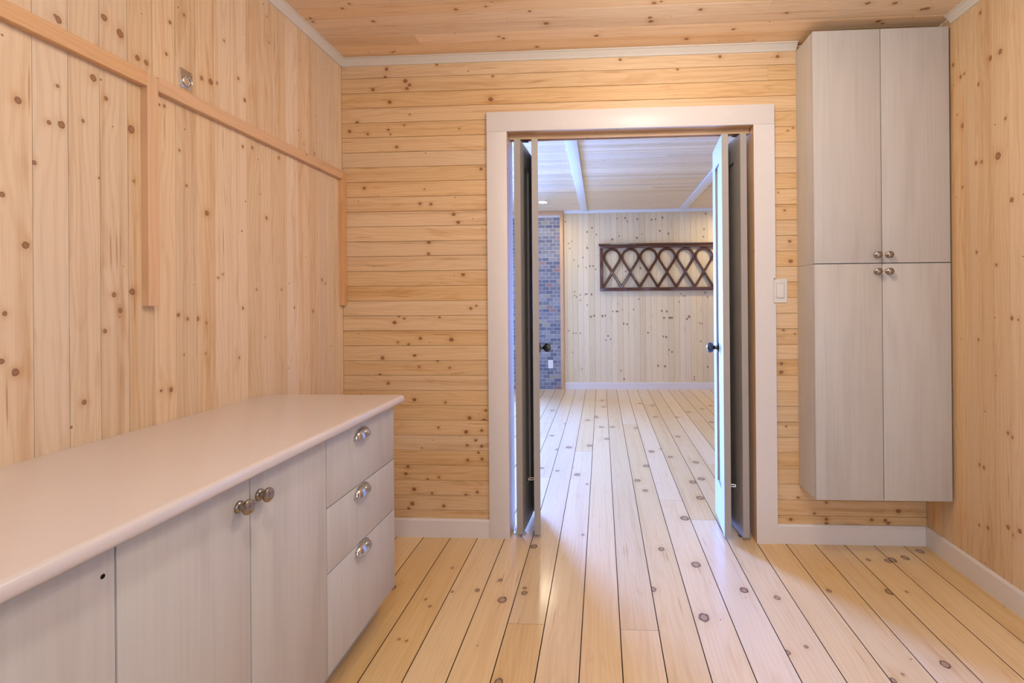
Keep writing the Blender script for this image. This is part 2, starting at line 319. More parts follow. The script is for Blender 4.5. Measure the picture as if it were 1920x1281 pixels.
KL={-1:[(1.382,0.0238,0.0069),(1.079,0.0018,0.0068),(1.725,0.0108,0.0062),(1.108,-0.0252,0.0051),(1.494,-0.0212,0.0051),(1.218,-0.0182,0.0042)],0:[(1.701,0.0234,0.0073),(1.968,0.0184,0.0066),(1.696,-0.0046,0.0045),(1.586,-0.0366,0.0044),(1.974,0.0114,0.0038),(1.797,0.0154,0.0037)],1:[(1.858,0.023,0.0076),(0.977,-0.006,0.0054),(1.73,-0.004,0.0037),(1.588,0.037,0.0028)],2:[(2.021,0.0186,0.009),(2.041,-0.0264,0.007),(1.221,0.0136,0.0056),(1.266,-0.0044,0.0055),(1.816,-0.0224,0.0048),(1.164,-0.0294,0.0046)],3:[(1.756,-0.0298,0.0088),(1.276,-0.0298,0.0075),(1.977,-0.0088,0.0061),(1.977,0.0192,0.0061),(1.604,-0.0228,0.0029)],4:[(0.964,0.0168,0.006),(2.148,0.0228,0.0043),(2.039,0.0088,0.0042),(1.868,-0.0002,0.0041),(0.967,-0.0182,0.0039),(1.866,-0.0172,0.0031)],5:[(1.203,-0.0336,0.005),(1.189,0.0014,0.004),(2.203,-0.0036,0.0033),(1.745,-0.0246,0.0031),(1.635,0.0014,0.0031),(1.071,-0.0136,0.002)],6:[(2.03,0.025,0.0078),(1.558,0.004,0.0073),(1.188,-0.038,0.0061),(2.024,-0.014,0.0055),(1.172,-0.001,0.0031),(1.066,-0.005,0.0021)],7:[(2.21,0.0086,0.0035),(2.038,-0.0254,0.0034),(1.333,-0.0274,0.0032),(1.347,-0.0054,0.0032)],8:[(2.033,0.0312,0.0059),(2.103,-0.0018,0.0047),(1.848,0.0182,0.0046),(1.222,0.0132,0.0044),(1.033,-0.0078,0.0033)],9:[(1.86,-0.0102,0.0046),(1.296,0.0078,0.0034)],10:[(1.594,-0.0096,0.0058),(2.435,0.0004,0.0026),(2.334,0.0154,0.0026),(1.101,-0.0246,0.0023)],11:[(1.867,-0.009,0.0049),(1.3,0.001,0.0036)],12:[(1.221,0.0086,0.0037)],13:[(2.034,-0.0298,0.0026),(1.985,0.0092,0.0026)],14:[(1.202,-0.0092,0.0051),(1.966,0.0138,0.004)],15:[(1.356,-0.0116,0.0053),(1.338,0.0164,0.004)]}
KB={10:[(1.422,0.0225,0.0071),(1.436,0.0095,0.0071),(1.356,0.0245,0.007),(1.132,0.0015,0.0069),(1.132,0.0235,0.0068),(0.955,0.0205,0.0067)],11:[(1.486,-0.0099,0.0089),(-1.013,-0.0069,0.0084),(-1.032,-0.0339,0.0067),(-0.842,-0.0169,0.0066),(1.133,0.0291,0.0051),(1.073,-0.0269,0.0051)],12:[(-1.002,-0.0093,0.0083),(-0.722,-0.0383,0.0081),(-0.662,-0.0203,0.0064),(0.993,-0.0263,0.005),(-0.905,-0.0293,0.0049)],13:[(-1.046,-0.0067,0.0066),(-1.034,0.0313,0.0066),(-0.928,-0.0357,0.0049),(-0.867,-0.0237,0.0049)],14:[(-0.712,-0.0101,0.0063),(-0.635,-0.0041,0.0063),(-0.654,0.0289,0.0047)],15:[(-0.714,-0.0115,0.0063),(-0.637,-0.0165,0.0062),(-0.668,0.0145,0.0062),(-0.958,-0.0275,0.0032)],16:[(-0.719,-0.0199,0.0078),(-0.636,-0.0119,0.0062),(-0.868,0.0011,0.0047),(0.936,0.0171,0.0032)],17:[(-0.622,-0.0393,0.0092),(-0.7,-0.0263,0.0077),(-0.613,0.0137,0.0061)],18:[(-0.997,-0.0097,0.0079),(-0.829,-0.0247,0.0047)],19:[(-1.138,-0.0021,0.0064)],20:[(0.914,-0.0225,0.0078),(-1.183,-0.0365,0.0064),(-0.869,0.0395,0.0062),(0.915,0.0205,0.0062),(-0.969,0.0065,0.0047),(-0.805,0.0005,0.0046)],21:[(-1.168,-0.0259,0.008),(-0.993,-0.0129,0.0062)],22:[(-0.794,-0.0093,0.0091),(-0.962,-0.0013,0.0062),(-1.084,-0.0223,0.0047),(-1.026,-0.0333,0.0047),(0.927,0.0327,0.0046),(0.983,0.0137,0.0031)],23:[(-1.101,0.0043,0.0079),(-1.048,0.0243,0.0047),(-1.077,0.0373,0.0047),(-0.857,0.0303,0.0046)],24:[(-0.689,-0.0031,0.006),(-0.659,0.0109,0.0045)],26:[(-0.728,0.0171,0.0075)],27:[(0.965,-0.0133,0.0078)],28:[(-0.912,0.0323,0.0077),(-0.914,-0.0287,0.0062),(0.962,0.0093,0.0062)],30:[(-0.777,0.0195,0.0077),(-0.753,-0.0235,0.0076),(0.937,0.0085,0.0047)],31:[(-0.958,0.0001,0.0063),(-0.899,-0.0039,0.0063),(0.906,0.0211,0.0031)],32:[(-1.261,0.0087,0.0066),(-0.933,-0.0033,0.0032)],33:[(-0.628,0.0173,0.0062)],35:[(-1.082,-0.0135,0.0066),(0.983,0.0315,0.0033),(0.957,0.0185,0.0033)],36:[(-1.339,-0.0029,0.0069),(-1.239,-0.0209,0.0051),(-1.127,0.0011,0.005),(-1.116,-0.0249,0.0033),(-1.04,0.0211,0.0033),(-0.743,-0.0049,0.0032)],37:[(-1.297,-0.0363,0.0069),(-1.01,-0.0023,0.0033)],38:[(-0.574,-0.0127,0.0096),(-1.118,-0.0117,0.0068)],39:[(-1.032,0.0189,0.0085),(-1.209,-0.0211,0.0069),(-1.01,-0.0031,0.0068),(-1.024,-0.0211,0.0068),(-0.562,0.0289,0.0049),(0.402,0.0329,0.0049)],40:[(-1.134,0.0055,0.007),(-1.142,-0.0375,0.0069),(0.909,0.0015,0.0068),(0.619,0.0115,0.0066),(0.108,0.0135,0.0065),(-0.861,0.0215,0.0051)],41:[(-1.04,0.0081,0.0052),(-0.388,-0.0379,0.0033)]}
KC={-4:[(-1.083,0.0179,0.0046)],-3:[(0.24,0.0215,0.0072),(-0.635,0.0095,0.0059),(-1.314,0.0295,0.0049),(-1.131,-0.0305,0.0046),(-0.497,-0.0035,0.0043),(0.271,0.0135,0.0043)],-2:[(1.301,0.0141,0.0082),(1.181,0.0061,0.0081),(0.454,0.0041,0.0074),(-1.041,-0.0059,0.0063),(-0.31,-0.0349,0.0058),(-1.319,-0.0209,0.0049)],-1:[(-0.247,-0.0153,0.009),(0.242,0.0007,0.009),(1.47,-0.0153,0.0086),(0.234,-0.0293,0.0075),(1.452,-0.0103,0.0068),(0.85,-0.0243,0.0063)],0:[(1.307,-0.0067,0.0086),(-0.014,0.0253,0.0078),(0.644,0.0143,0.0064),(-0.472,0.0183,0.0063),(1.337,0.0123,0.0052),(-0.492,0.0023,0.0047)],1:[(0.433,0.0059,0.008),(-0.318,0.0289,0.0064),(-1.071,0.0299,0.0051),(-1.056,0.0199,0.0034)],2:[(0.772,-0.0315,0.005),(0.447,-0.0385,0.0049)]}
KR={-6:[(1.625,0.0277,0.0076),(0.327,0.0037,0.0066),(1.157,0.0317,0.0063),(0.296,0.0387,0.0053),(0.684,0.0367,0.0051),(1.152,0.0027,0.0037)],-5:[(1.818,0.0123,0.0118),(2.237,-0.0027,0.0082),(0.316,-0.0207,0.0067),(1.958,-0.0257,0.0052),(0.696,-0.0247,0.0052),(1.374,0.0253,0.0051)],-4:[(2.236,-0.0331,0.0083),(2.455,0.0179,0.0057),(2.157,0.0329,0.0056),(0.266,0.0019,0.0055),(1.819,0.0189,0.0054),(0.515,0.0199,0.0054)],-3:[(1.823,-0.0305,0.0068),(0.519,-0.0365,0.0055),(1.437,-0.0295,0.0053),(1.059,-0.0365,0.0053),(2.24,0.0325,0.0043),(0.256,-0.0305,0.0042)],-2:[(2.012,-0.0349,0.0084),(2.312,0.0201,0.0059),(2.236,-0.0249,0.0058),(1.737,-0.0319,0.0041),(2.074,-0.0029,0.0028)]}
KW={-5:[(2.386,0.0253,0.008)],-4:[(2.104,0.0349,0.008),(2.074,-0.0111,0.008),(2.005,0.0039,0.008),(0.524,0.0369,0.0079),(0.836,-0.0211,0.0079)],-3:[(1.838,-0.0165,0.0079),(1.389,-0.0125,0.0079),(1.336,-0.0125,0.0079),(1.313,0.0175,0.0079),(0.797,-0.0325,0.0079),(0.797,0.0055,0.0079)],-2:[(1.874,0.0341,0.0099),(1.753,-0.0359,0.0099),(1.343,-0.0089,0.0079),(1.267,-0.0089,0.0079),(0.797,-0.0129,0.0079),(0.289,0.0061,0.006)],-1:[(2.009,0.0157,0.0119),(2.237,0.0177,0.01),(1.35,-0.0123,0.0099),(1.729,-0.0013,0.0079),(1.357,0.0107,0.0079),(1.198,0.0097,0.0079)],0:[(1.349,-0.0077,0.0118),(1.031,-0.0177,0.0118),(1.046,0.0273,0.0118),(2.296,0.0073,0.01),(1.751,-0.0277,0.0099),(1.751,0.0183,0.0099)],1:[(2.197,-0.0121,0.008),(1.705,-0.0241,0.0079)],2:[(1.038,-0.0105,0.0118),(1.045,-0.0175,0.0099),(1.045,0.0275,0.0099),(0.697,0.0325,0.0079)],3:[(0.757,-0.0169,0.0099),(0.712,0.0211,0.0079)],4:[(2.125,-0.0243,0.0119),(1.104,0.0277,0.0099),(1.105,-0.0253,0.0079)],5:[(2.419,-0.0337,0.008),(2.169,-0.0057,0.008),(0.265,0.0013,0.008),(1.104,-0.0297,0.0079),(1.126,0.0383,0.0079),(1.21,-0.0357,0.0059)],6:[(0.145,-0.0341,0.012),(0.93,-0.0351,0.0118),(2.425,-0.0001,0.01),(1.67,0.0009,0.0099),(0.922,0.0179,0.0099),(2.379,0.0299,0.008)],7:[(1.133,0.0305,0.0079)],8:[(2.143,0.0041,0.012),(2.407,0.0141,0.01),(1.275,0.0271,0.0079)],9:[(1.712,-0.0263,0.0119),(2.194,-0.0003,0.006)],10:[(0.8,-0.0087,0.0099)],11:[(2.396,-0.0221,0.01),(2.402,0.0299,0.008)],12:[(0.333,-0.0295,0.012),(1.107,0.0295,0.0119),(2.236,0.0085,0.01)],13:[(2.423,-0.0319,0.0121),(0.739,0.0071,0.012),(0.325,-0.0119,0.012),(1.099,0.0171,0.0119),(1.009,-0.0209,0.0119),(0.746,-0.0379,0.0119)],14:[(2.196,-0.0313,0.0121),(1.009,0.0117,0.012),(0.558,-0.0373,0.012),(1.009,-0.0253,0.0119),(1.009,-0.0113,0.0119),(0.528,0.0077,0.01)],15:[(1.233,0.0383,0.01)],16:[(1.315,0.0109,0.008),(1.345,-0.0181,0.008)],17:[(1.022,0.0115,0.016),(0.992,-0.0185,0.012),(1.315,-0.0385,0.008)],18:[(0.175,-0.0009,0.0081),(0.138,-0.0019,0.0081),(2.355,0.0391,0.0061)],19:[(0.924,0.0287,0.0081),(0.677,0.0127,0.0081),(0.931,-0.0003,0.008)],20:[(2.465,0.0143,0.0102),(2.248,-0.0097,0.0102),(2.144,-0.0177,0.0102),(0.317,0.0263,0.0102),(1.357,-0.0027,0.0101),(1.297,0.0343,0.0101)]}
X_, Y_, Z_ = (1, 0, 0), (0, 1, 0), (0, 0, 1)
nX, nY, nZ = (-1, 0, 0), (0, -1, 0), (0, 0, -1)
T = 0.012
def structure(name, lst, mat=None, parent=None, bev=0.0, label=None):
    o = boxes(name, lst, mat or M['core'], parent, bev)
    if parent is None: o['kind'] = 'structure'
    if label: o['label'] = label
    return o
OL, OR_, OH = -0.505, 0.798, 2.150       # rough opening of the doorway

# ---------------------------------------------------------------- floor
floor = structure('floor', [(FXL, FXR, FRONT, D2+0.1, -0.12, -0.020)], label='wide knotty pine plank floor running through the doorway')
butts = {-1: [1.843], 2: [1.826], 5: [2.761, 5.9], 4: [3.029], -3: [0.7, 4.4], 0: [4.0], 1: [5.2], 3: [0.9, 4.9], 6: [1.1, 4.2], 7: [3.7], 8: [0.2, 5.1], -2: [3.4], 9: [1.0], -5: [0.5], -4: [4.9]}
k0 = math.floor((-2.35-PX0)/PW); k1 = math.ceil((3.1-PX0)/PW)
for k in range(k0, k1):
    a, b = PX0+k*PW, PX0+(k+1)*PW
    near = b > XL+0.001 and a < XR-0.001
    y0 = FRONT if near else PART
    cuts = [y0] + [c for c in sorted(butts.get(k, [R.uniform(3.2, 6.2)])) if c > y0+0.2] + [D2]
    for lo, hi in zip(cuts, cuts[1:]):
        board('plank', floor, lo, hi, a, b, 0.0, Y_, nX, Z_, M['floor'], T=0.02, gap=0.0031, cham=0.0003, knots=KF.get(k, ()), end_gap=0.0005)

# ---------------------------------------------------------------- near room walls
wl = structure('wall_left', [(XL-0.10, XL-T, FRONT, D+0.14, 0, CZ)], label='vertical knotty spruce boards behind the counter')
for i in range(-16, 18):
    a = 1.10589+i*W; b = min(a+W, D)
    board('board', wl, 0, CZ, a, b, XL, Z_, nY, X_, M['left'], knots=KL.get(i, ()), cham=0.0009, gap=0.0011)
wr = structure('wall_right', [(XR+T, XR+0.10, FRONT, D+0.14, 0, CZ)], label='vertical knotty spruce boards beside the tall cabinets')
for i in range(-24, 2):
    a = 2.409+i*W; b = min(a+W, D)
    board('board', wr, 0, CZ, a, b, XR, Z_, Y_, nX, M['right'], knots=KR.get(i, ()), cham=0.0009, gap=0.0010)
wb = structure('wall_back', [(XL-T, OL, D+T, PART, 0, CZ), (OR_, XR+T, D+T, PART, 0, CZ), (OL, OR_, D+T, PART, OH, CZ)], label='horizontal knotty pine boards around the doorway')
ZO = 2.440832-40*W
k = 9
while ZO+k*W < CZ:
    a, b = max(ZO+k*W, 0), min(ZO+(k+1)*W, CZ); kn = KB.get(k, ())
    if b-a > 0.006:
        if a < OH: segs = [(XL, OL), (OR_, XR)]
        else: segs = [(XL, XR)] if k % 3 else [(XL, -0.25+0.37*(k % 4)), (-0.25+0.37*(k % 4), XR)]
        for lo, hi in segs: board('board', wb, lo, hi, a, b, D, X_, Z_, nY, M['back'], knots=kn, gap=0.0014, cham=0.0012)
    k += 1
wf = structure('wall_front', [(XL-T, REARX-0.55, FRONT-0.12, FRONT, 0, CZ), (REARX+0.55, XR+T, FRONT-0.12, FRONT, 0, CZ), (REARX-0.55, REARX+0.55, FRONT-0.12, FRONT, 0, 0.70), (REARX-0.55, REARX+0.55, FRONT-0.12, FRONT, 2.20, CZ)], M['left'])
ceiling = structure('ceiling', [(XL-T, XR+T, FRONT, PART, CZ+T, CZ+0.12)], label='knotty pine board ceiling of the pantry')
k = -30
while 2.303+k*W < D:
    a, b = 2.303+k*W, min(2.303+(k+1)*W, D); c = -0.9+0.83*((k*5) % 4)
    for lo, hi in ([(XL, XR)] if k % 2 else [(XL, c), (c, XR)]):
        if hi-lo > 0.05: board('board', ceiling, lo, hi, a, b, CZ, X_, nY, nZ, M['ceil'], knots=KC.get(k, ()), gap=0.0013, cham=0.0011)
    k += 1

# ---------------------------------------------------------------- far room shell
wfar = structure('wall_far', [(FXL, -3.05, D2+T, D2+0.12, 0, CZ), (-1.85, FXR, D2+T, D2+0.12, 0, CZ), (-3.05, -1.85, D2+T, D2+0.12, 2.12, CZ), (-3.05, -1.85, D2+T, D2+0.12, 0, 0.10)], label='pale vertical knotty boards on the far wall')
for i in range(-16, 43):
    a = -0.171+i*W
    if a < -1.85: continue
    board('board', wfar, 0, CZ, a, a+W, D2, Z_, nX, nY, M['far'], knots=KW.get(i, ()), gap=0.0012, cham=0.0010)
cfar = structure('ceiling_far', [(FXL, FXR, PART, D2+T, CZ+T, CZ+0.12)], M['core'], label='pale board ceiling of the room beyond')
k = 0; y = PART
while y < D2:
    b = min(y+W, D2); c = -1.2+0.9*((k*7) % 5)
    if k < 40:
        for lo, hi in ((FXL, c), (c, FXR)): board('board', cfar, lo, hi, y, b, CZ, X_, nY, nZ, M['farceil'], gap=0.0011, cham=0.0009)
    else:
        if k == 40: rest = bmesh.new()
        add_box(rest, FXL, FXR, y+0.0006, b-0.0006, CZ, CZ+T)
    y += W; k += 1
tag(link('board_field', mesh(rest), M['farceil'], cfar), kind='stuff')
structure('wall_far_left', [(FXL-0.12, FXL, PART-0.14, 5.0, 0, CZ), (FXL-0.12, FXL, 6.7, D2+T, 0, CZ), (FXL-0.12, FXL, 5.0, 6.7, 0, 0.12), (FXL-0.12, FXL, 5.0, 6.7, 2.12, CZ)], M['far'])
structure('wall_far_right', [(FXR, FXR+0.12, PART-0.14, D2+T, 0, CZ)], M['far'])
structure('wall_partition', [(FXL, XL-0.10, PART-0.12, PART, 0, CZ), (XR+0.10, FXR, PART-0.12, PART, 0, CZ)], M['far'])

# ---------------------------------------------------------------- trims and baseboards
def crown(name, p0, p1, inward, mat, s=0.034):
    """small sloped moulding between wall and ceiling, from p0 to p1 (xy), inward = unit vector into the room"""
    bm = bmesh.new(); sec = [(0.0, CZ-s), (0.006, CZ-s), (0.012, CZ-s*0.72), (s*0.80, CZ-0.008), (s, CZ-0.005), (s, CZ), (0.0, CZ)]
    A = [bm.verts.new((p0[0]+inward[0]*a, p0[1]+inward[1]*a, z)) for a, z in sec]; B = [bm.verts.new((p1[0]+inward[0]*a, p1[1]+inward[1]*a, z)) for a, z in sec]
    n = len(sec); bm.faces.new(A); bm.faces.new(B[::-1])
    for i in range(n): bm.faces.new((A[i], A[(i+1) % n], B[(i+1) % n], B[i]))
    return tag(link(name, mesh(bm), mat), kind='structure')
crown('trim_1', (XL, FRONT), (XL, D), (1, 0), M['crown'])
crown('trim_2', (XL, D), (1.000, D), (0, -1), M['crown'])
crown('trim_3', (XR, FRONT), (XR, 2.316), (-1, 0), M['crown'])
crown('trim_4', (-0.532, D2), (FXR, D2), (0, -1), M['batten'], 0.036)
BB = [(0, 0), (0.013, 0), (0.013, 0.088), (0.009, 0.0965), (0, 0.0965)]
def baseboard(name, a0, a1, side, mat=None):
    if side == 'back': o = prism(name, [(D-p, z) for p, z in BB], 'x', a0, a1, mat or M['white'])
    if side == 'far': o = prism(name, [(D2-p, z) for p, z in BB], 'x', a0, a1, mat or M['white'])
    if side == 'right':
        bm = bmesh.new(); A = [bm.verts.new((XR-p, a0, z)) for p, z in BB]; B = [bm.verts.new((XR-p, a1, z)) for p, z in BB]
        n = len(BB); bm.faces.new(A); bm.faces.new(B[::-1])
        for i in range(n): bm.faces.new((A[i], A[(i+1) % n], B[(i+1) % n], B[i]))
        o = link(name, mesh(bm), mat or M['white'])
    o['kind'] = 'structure'; return o
baseboard('baseboard_back_left', XL+0.0005, -0.594, 'back'); baseboard('baseboard_back_right', 0.884, XR-0.0135, 'back')
baseboard('baseboard_right', FRONT, D, 'right'); baseboard('baseboard_far', -0.532, FXR, 'far')
# ceiling battens of the far room
for i, (a, b) in enumerate(((-0.276, -0.184), (1.101, 1.198), (-1.66, -1.565), (2.48, 2.575))):
    structure('trim_%d' % (5+i), [(a, b, PART, D2-0.0365, CZ-0.022, CZ-0.0002)], M['batten'], bev=0.002)

# ---------------------------------------------------------------- doorway casing, jambs and track
yc = D-0.018
casing = tag(empty('trim_9', (0.147, D, 0)), kind='structure', label='wide flat white painted casing around the doorway')
boxes('casing_leg', [(-0.594, -0.488, yc, D-0.0003, 0, 2.1315)], M['white'], casing, 0.0012)
legR = [(0.780, 0), (0.884, 0), (0.884, 1.2205), (0.8725, 1.2205), (0.8725, 1.3495), (0.884, 1.3495), (0.884, 2.1315), (0.780, 2.1315)]
bm = bmesh.new(); o_ = org(casing)
A = [bm.verts.new(Vector((x, yc, z))-o_) for x, z in legR]; B = [bm.verts.new(Vector((x, D-0.0003, z))-o_) for x, z in legR]
bm.faces.new(A); bm.faces.new(B[::-1])
for i in range(8): bm.faces.new((A[i], A[(i+1) % 8], B[(i+1) % 8], B[i]))
link('casing_leg', mesh(bm), M['white'], casing)
boxes('casing_head', [(-0.594, 0.884, yc, D-0.0003, 2.1322, 2.2345)], M['white'], casing, 0.0012)
jamb = tag(empty('trim_10', (0.147, D, 0)), kind='structure', label='bare pine jambs lining the doorway')
def jb(name, x0, x1, z0, z1, axis):
    if axis == 'z': board('jamb_board', jamb, z0, z1, D-0.0178, PART, x1 if x0 < 0 else x0, Z_, nY if x0 < 0 else Y_, X_ if x0 < 0 else nX, M['jamb'], T=abs(x1-x0))
    else: board('jamb_board', jamb, x0, x1, D-0.0178, PART, z0, X_, nY, nZ, M['jamb'], T=z1-z0)
for ch in [jb('l', OL+0.001, -0.4875, 0, 2.1325, 'z'), jb('r', 0.7795, OR_-0.001, 0, 2.1325, 'z'), jb('t', OL+0.001, OR_-0.001, 2.1325, OH-0.001, 'x')]: pass
for ch in jamb.children: ch.matrix_basis = Matrix.Translation(-org(jamb)) @ ch.matrix_basis
track = boxes('door_track', [(-0.485, 0.777, 2.562, 2.568, 2.108, 2.132), (-0.485, 0.777, 2.594, 2.600, 2.108, 2.132), (-0.485, 0.777, 2.568, 2.594, 2.127, 2.132)], M['jamb'], jamb)
boxes('roller_bracket', [(-0.445, -0.385, 2.569, 2.593, 2.100, 2.1265)], M['black'], jamb); boxes('roller_bracket', [(0.695, 0.735, 2.569, 2.593, 2.100, 2.1265)], M['black'], jamb)

# ---------------------------------------------------------------- folding doors
def leaf(name, n0, n1, parent):
    """door leaf between near edge centre n0 and far edge centre n1 (xy): shaker frame with a recessed panel on both faces"""
    a = Vector(n0); b = Vector(n1); L = (b-a).length; d = (b-a)/L; nrm = Vector((-d.y, d.x)); H0, H1, t = 0.018, 2.095, 0.0165
    m = Matrix(((d.x, nrm.x, 0, a.x), (d.y, nrm.y, 0, a.y), (0, 0, 1, 0), (0, 0, 0, 1)))
    bm = bmesh.new(); s = 0.092
    for bx in ((0, s, -t, t, H0, H1), (L-s, L, -t, t, H0, H1), (s, L-s, -t, t, H0, 0.235), (s, L-s, -t, t, 1.975, H1), (s, L-s, -t+0.011, t-0.011, 0.235, 1.975)): add_box(bm, *bx)
    bm2 = mesh(bm); o = link(name, bm2, M['door'], parent); o.matrix_basis = Matrix.Translation(-org(parent)) @ m
    return o, m
def knob(parent, m, u, z, side, mat):
    """round passage knob on the leaf face, side +1/-1 along the leaf normal"""
    loc = m @ Vector((u, side*0.0165, z)); nrm = (m.to_3x3() @ Vector((0, side, 0)))
    q = axis_m(loc, nrm); bm = bmesh.new()
    lathe_bm(bm, [(0, 0), (0.031, 0), (0.031, 0.004), (0.027, 0.008), (0.011, 0.010), (0.0095, 0.020), (0.013, 0.026), (0.024, 0.032), (0.0285, 0.043), (0.0275, 0.053), (0.020, 0.061), (0.008, 0.0645), (0, 0.065)], Matrix(), 28)
    o = link('knob', mesh(bm, smooth=True), mat, parent); o.matrix_basis = m.inverted() @ q
    return o
def slotplate(parent, m, u, z, side):
    bm = bmesh.new()
    outer = []; inner = []
    for i in range(24):
        an = 2*math.pi*i/24; cx = 0.010 if math.cos(an) > 0 else -0.010
        outer.append((0.014+cx+0.007*math.cos(an), 0.007*math.sin(an))); inner.append((0.014+cx+0.0035*math.cos(an), 0.0035*math.sin(an)))
    V = []
    for h in (-0.001, 0.001):
        V.append([bm.verts.new((0, side*(0.0165+p[0]), 0)) for p in outer]); V.append([bm.verts.new((0, side*(0.0165+p[0]), 0)) for p in inner])
        for row, pts in ((V[-2], outer), (V[-1], inner)):
            for v, p in zip(row, pts): v.co = (u+h+0.002, side*(0.0165+p[0]), z+p[1])
    for i in range(24):
        j = (i+1) % 24
        bm.faces.new((V[0][i], V[0][j], V[1][j], V[1][i])); bm.faces.new((V[2][i], V[2][j], V[3][j], V[3][i]))
        bm.faces.new((V[0][i], V[0][j], V[2][j], V[2][i])); bm.faces.new((V[1][i], V[1][j], V[3][j], V[3][i]))
    return tag(link('aligner_plate', mesh(bm), M['steel'], parent), label='small slotted steel aligner plate')
def pivot(parent, x, y):
    o = boxes('pivot_bracket', [(x-0.030, x+0.030, y-0.016, y+0.016, 0.0002, 0.003), (x-0.030 if x < 0 else x+0.027, x-0.027 if x < 0 else x+0.030, y-0.016, y+0.016, 0.003, 0.035)], M['steel'], parent)
    bm = bmesh.new(); lathe_bm(bm, [(0, 0.003), (0.008, 0.003), (0.008, 0.012), (0.004, 0.012), (0.004, 0.0178), (0, 0.0178)], Matrix.Translation(Vector((x, y, 0))-org(parent)), 12)
    link('pivot_pin', mesh(bm), M['steel'], parent)
d1 = tag(empty('door_1', (-0.40, 2.66, 0)), kind='structure', label='folded pair of grey door leaves on the left side of the doorway')
A1, mA = leaf('door_leaf', (-0.437, 2.518), (-0.4175, 2.822), d1); B1, mB = leaf('door_leaf', (-0.3435, 2.520), (-0.3835, 2.824), d1)
knob(B1, mB, 0.165, 0.983, -1, M['black']); slotplate(B1, mB, 0.030, 0.300, 1); pivot(d1, -0.448, 2.575)
d2 = tag(empty('door_2', (0.69, 2.66, 0)), kind='structure', label='folded pair of grey door leaves on the right side of the doorway')
C1, mC = leaf('door_leaf', (0.641, 2.524), (0.667, 2.840), d2); D1, mD = leaf('door_leaf', (0.7345, 2.524), (0.7025, 2.838), d2)
knob(C1, mC, 0.150, 0.982, 1, M['black']); slotplate(C1, mC, 0.030, 0.275, -1); pivot(d2, 0.738, 2.575)
for dd, mm in ((d1, mA), (d2, mC)):
    for z in (0.25, 1.05, 1.88):
        bm = bmesh.new(); e = mm @ Vector((0.306, (-0.0165-0.0005) if dd is d1 else -0.0185, z))
        lathe_bm(bm, [(0, -0.035), (0.004, -0.035), (0.004, 0.035), (0, 0.035)], Matrix.Translation(Vector((e.x, e.y+0.006, z))-org(dd)), 8); link('hinge', mesh(bm), M['steel'], dd)
# ---------------------------------------------------------------- counter and base cabinets
FX = -0.832                       # plane of the door fronts
def round_top(x0, x1, y0, y1, z0, z1, r):
    bm = bmesh.new(); add_box(bm, x0, x1, y0, y1, z0, z1)
    es = [e for e in bm.edges if (all(abs(v.co.x-x1) < 1e-6 for v in e.verts) or all(abs(v.co.y-y1) < 1e-6 for v in e.verts))]
    bmesh.ops.bevel(bm, geom=es, offset=r, segments=6, profile=0.5, affect='EDGES')
    return mesh(bm, 'countertop', True)
ct = link('countertop', round_top(XL+0.0008, -0.801, -0.35, 1.930, 0.833, 0.865, 0.0135), M['top'])
tag(ct, 'long pale pinkish white countertop with a rounded front edge on the base cabinets', 'countertop')
def front(name, parent, y0, y1, z0, z1):
    g = 0.0019
    return boxes(name, [(FX-0.018, FX, y0+g, y1-g, z0+g, z1-g)], M['cab'], parent, 0.0008)
def small_knob(parent, loc, normal, s=1.0):
    q = axis_m(loc, normal); bm = bmesh.new()
    lathe_bm(bm, [(r*s, h*s) for r, h in [(0, 0), (0.0138, 0), (0.0140, 0.003), (0.0125, 0.006), (0.0085, 0.0085), (0.0070, 0.013), (0.0085, 0.0165), (0.0150, 0.0185), (0.0172, 0.0215), (0.0170, 0.0255), (0.0130, 0.0295), (0.0065, 0.0315), (0, 0.032)]], Matrix(), 24)
    o = link('knob', mesh(bm, smooth=True), M['nickel'], parent); o.matrix_basis = Matrix.Translation(-org(parent)) @ q
    return o
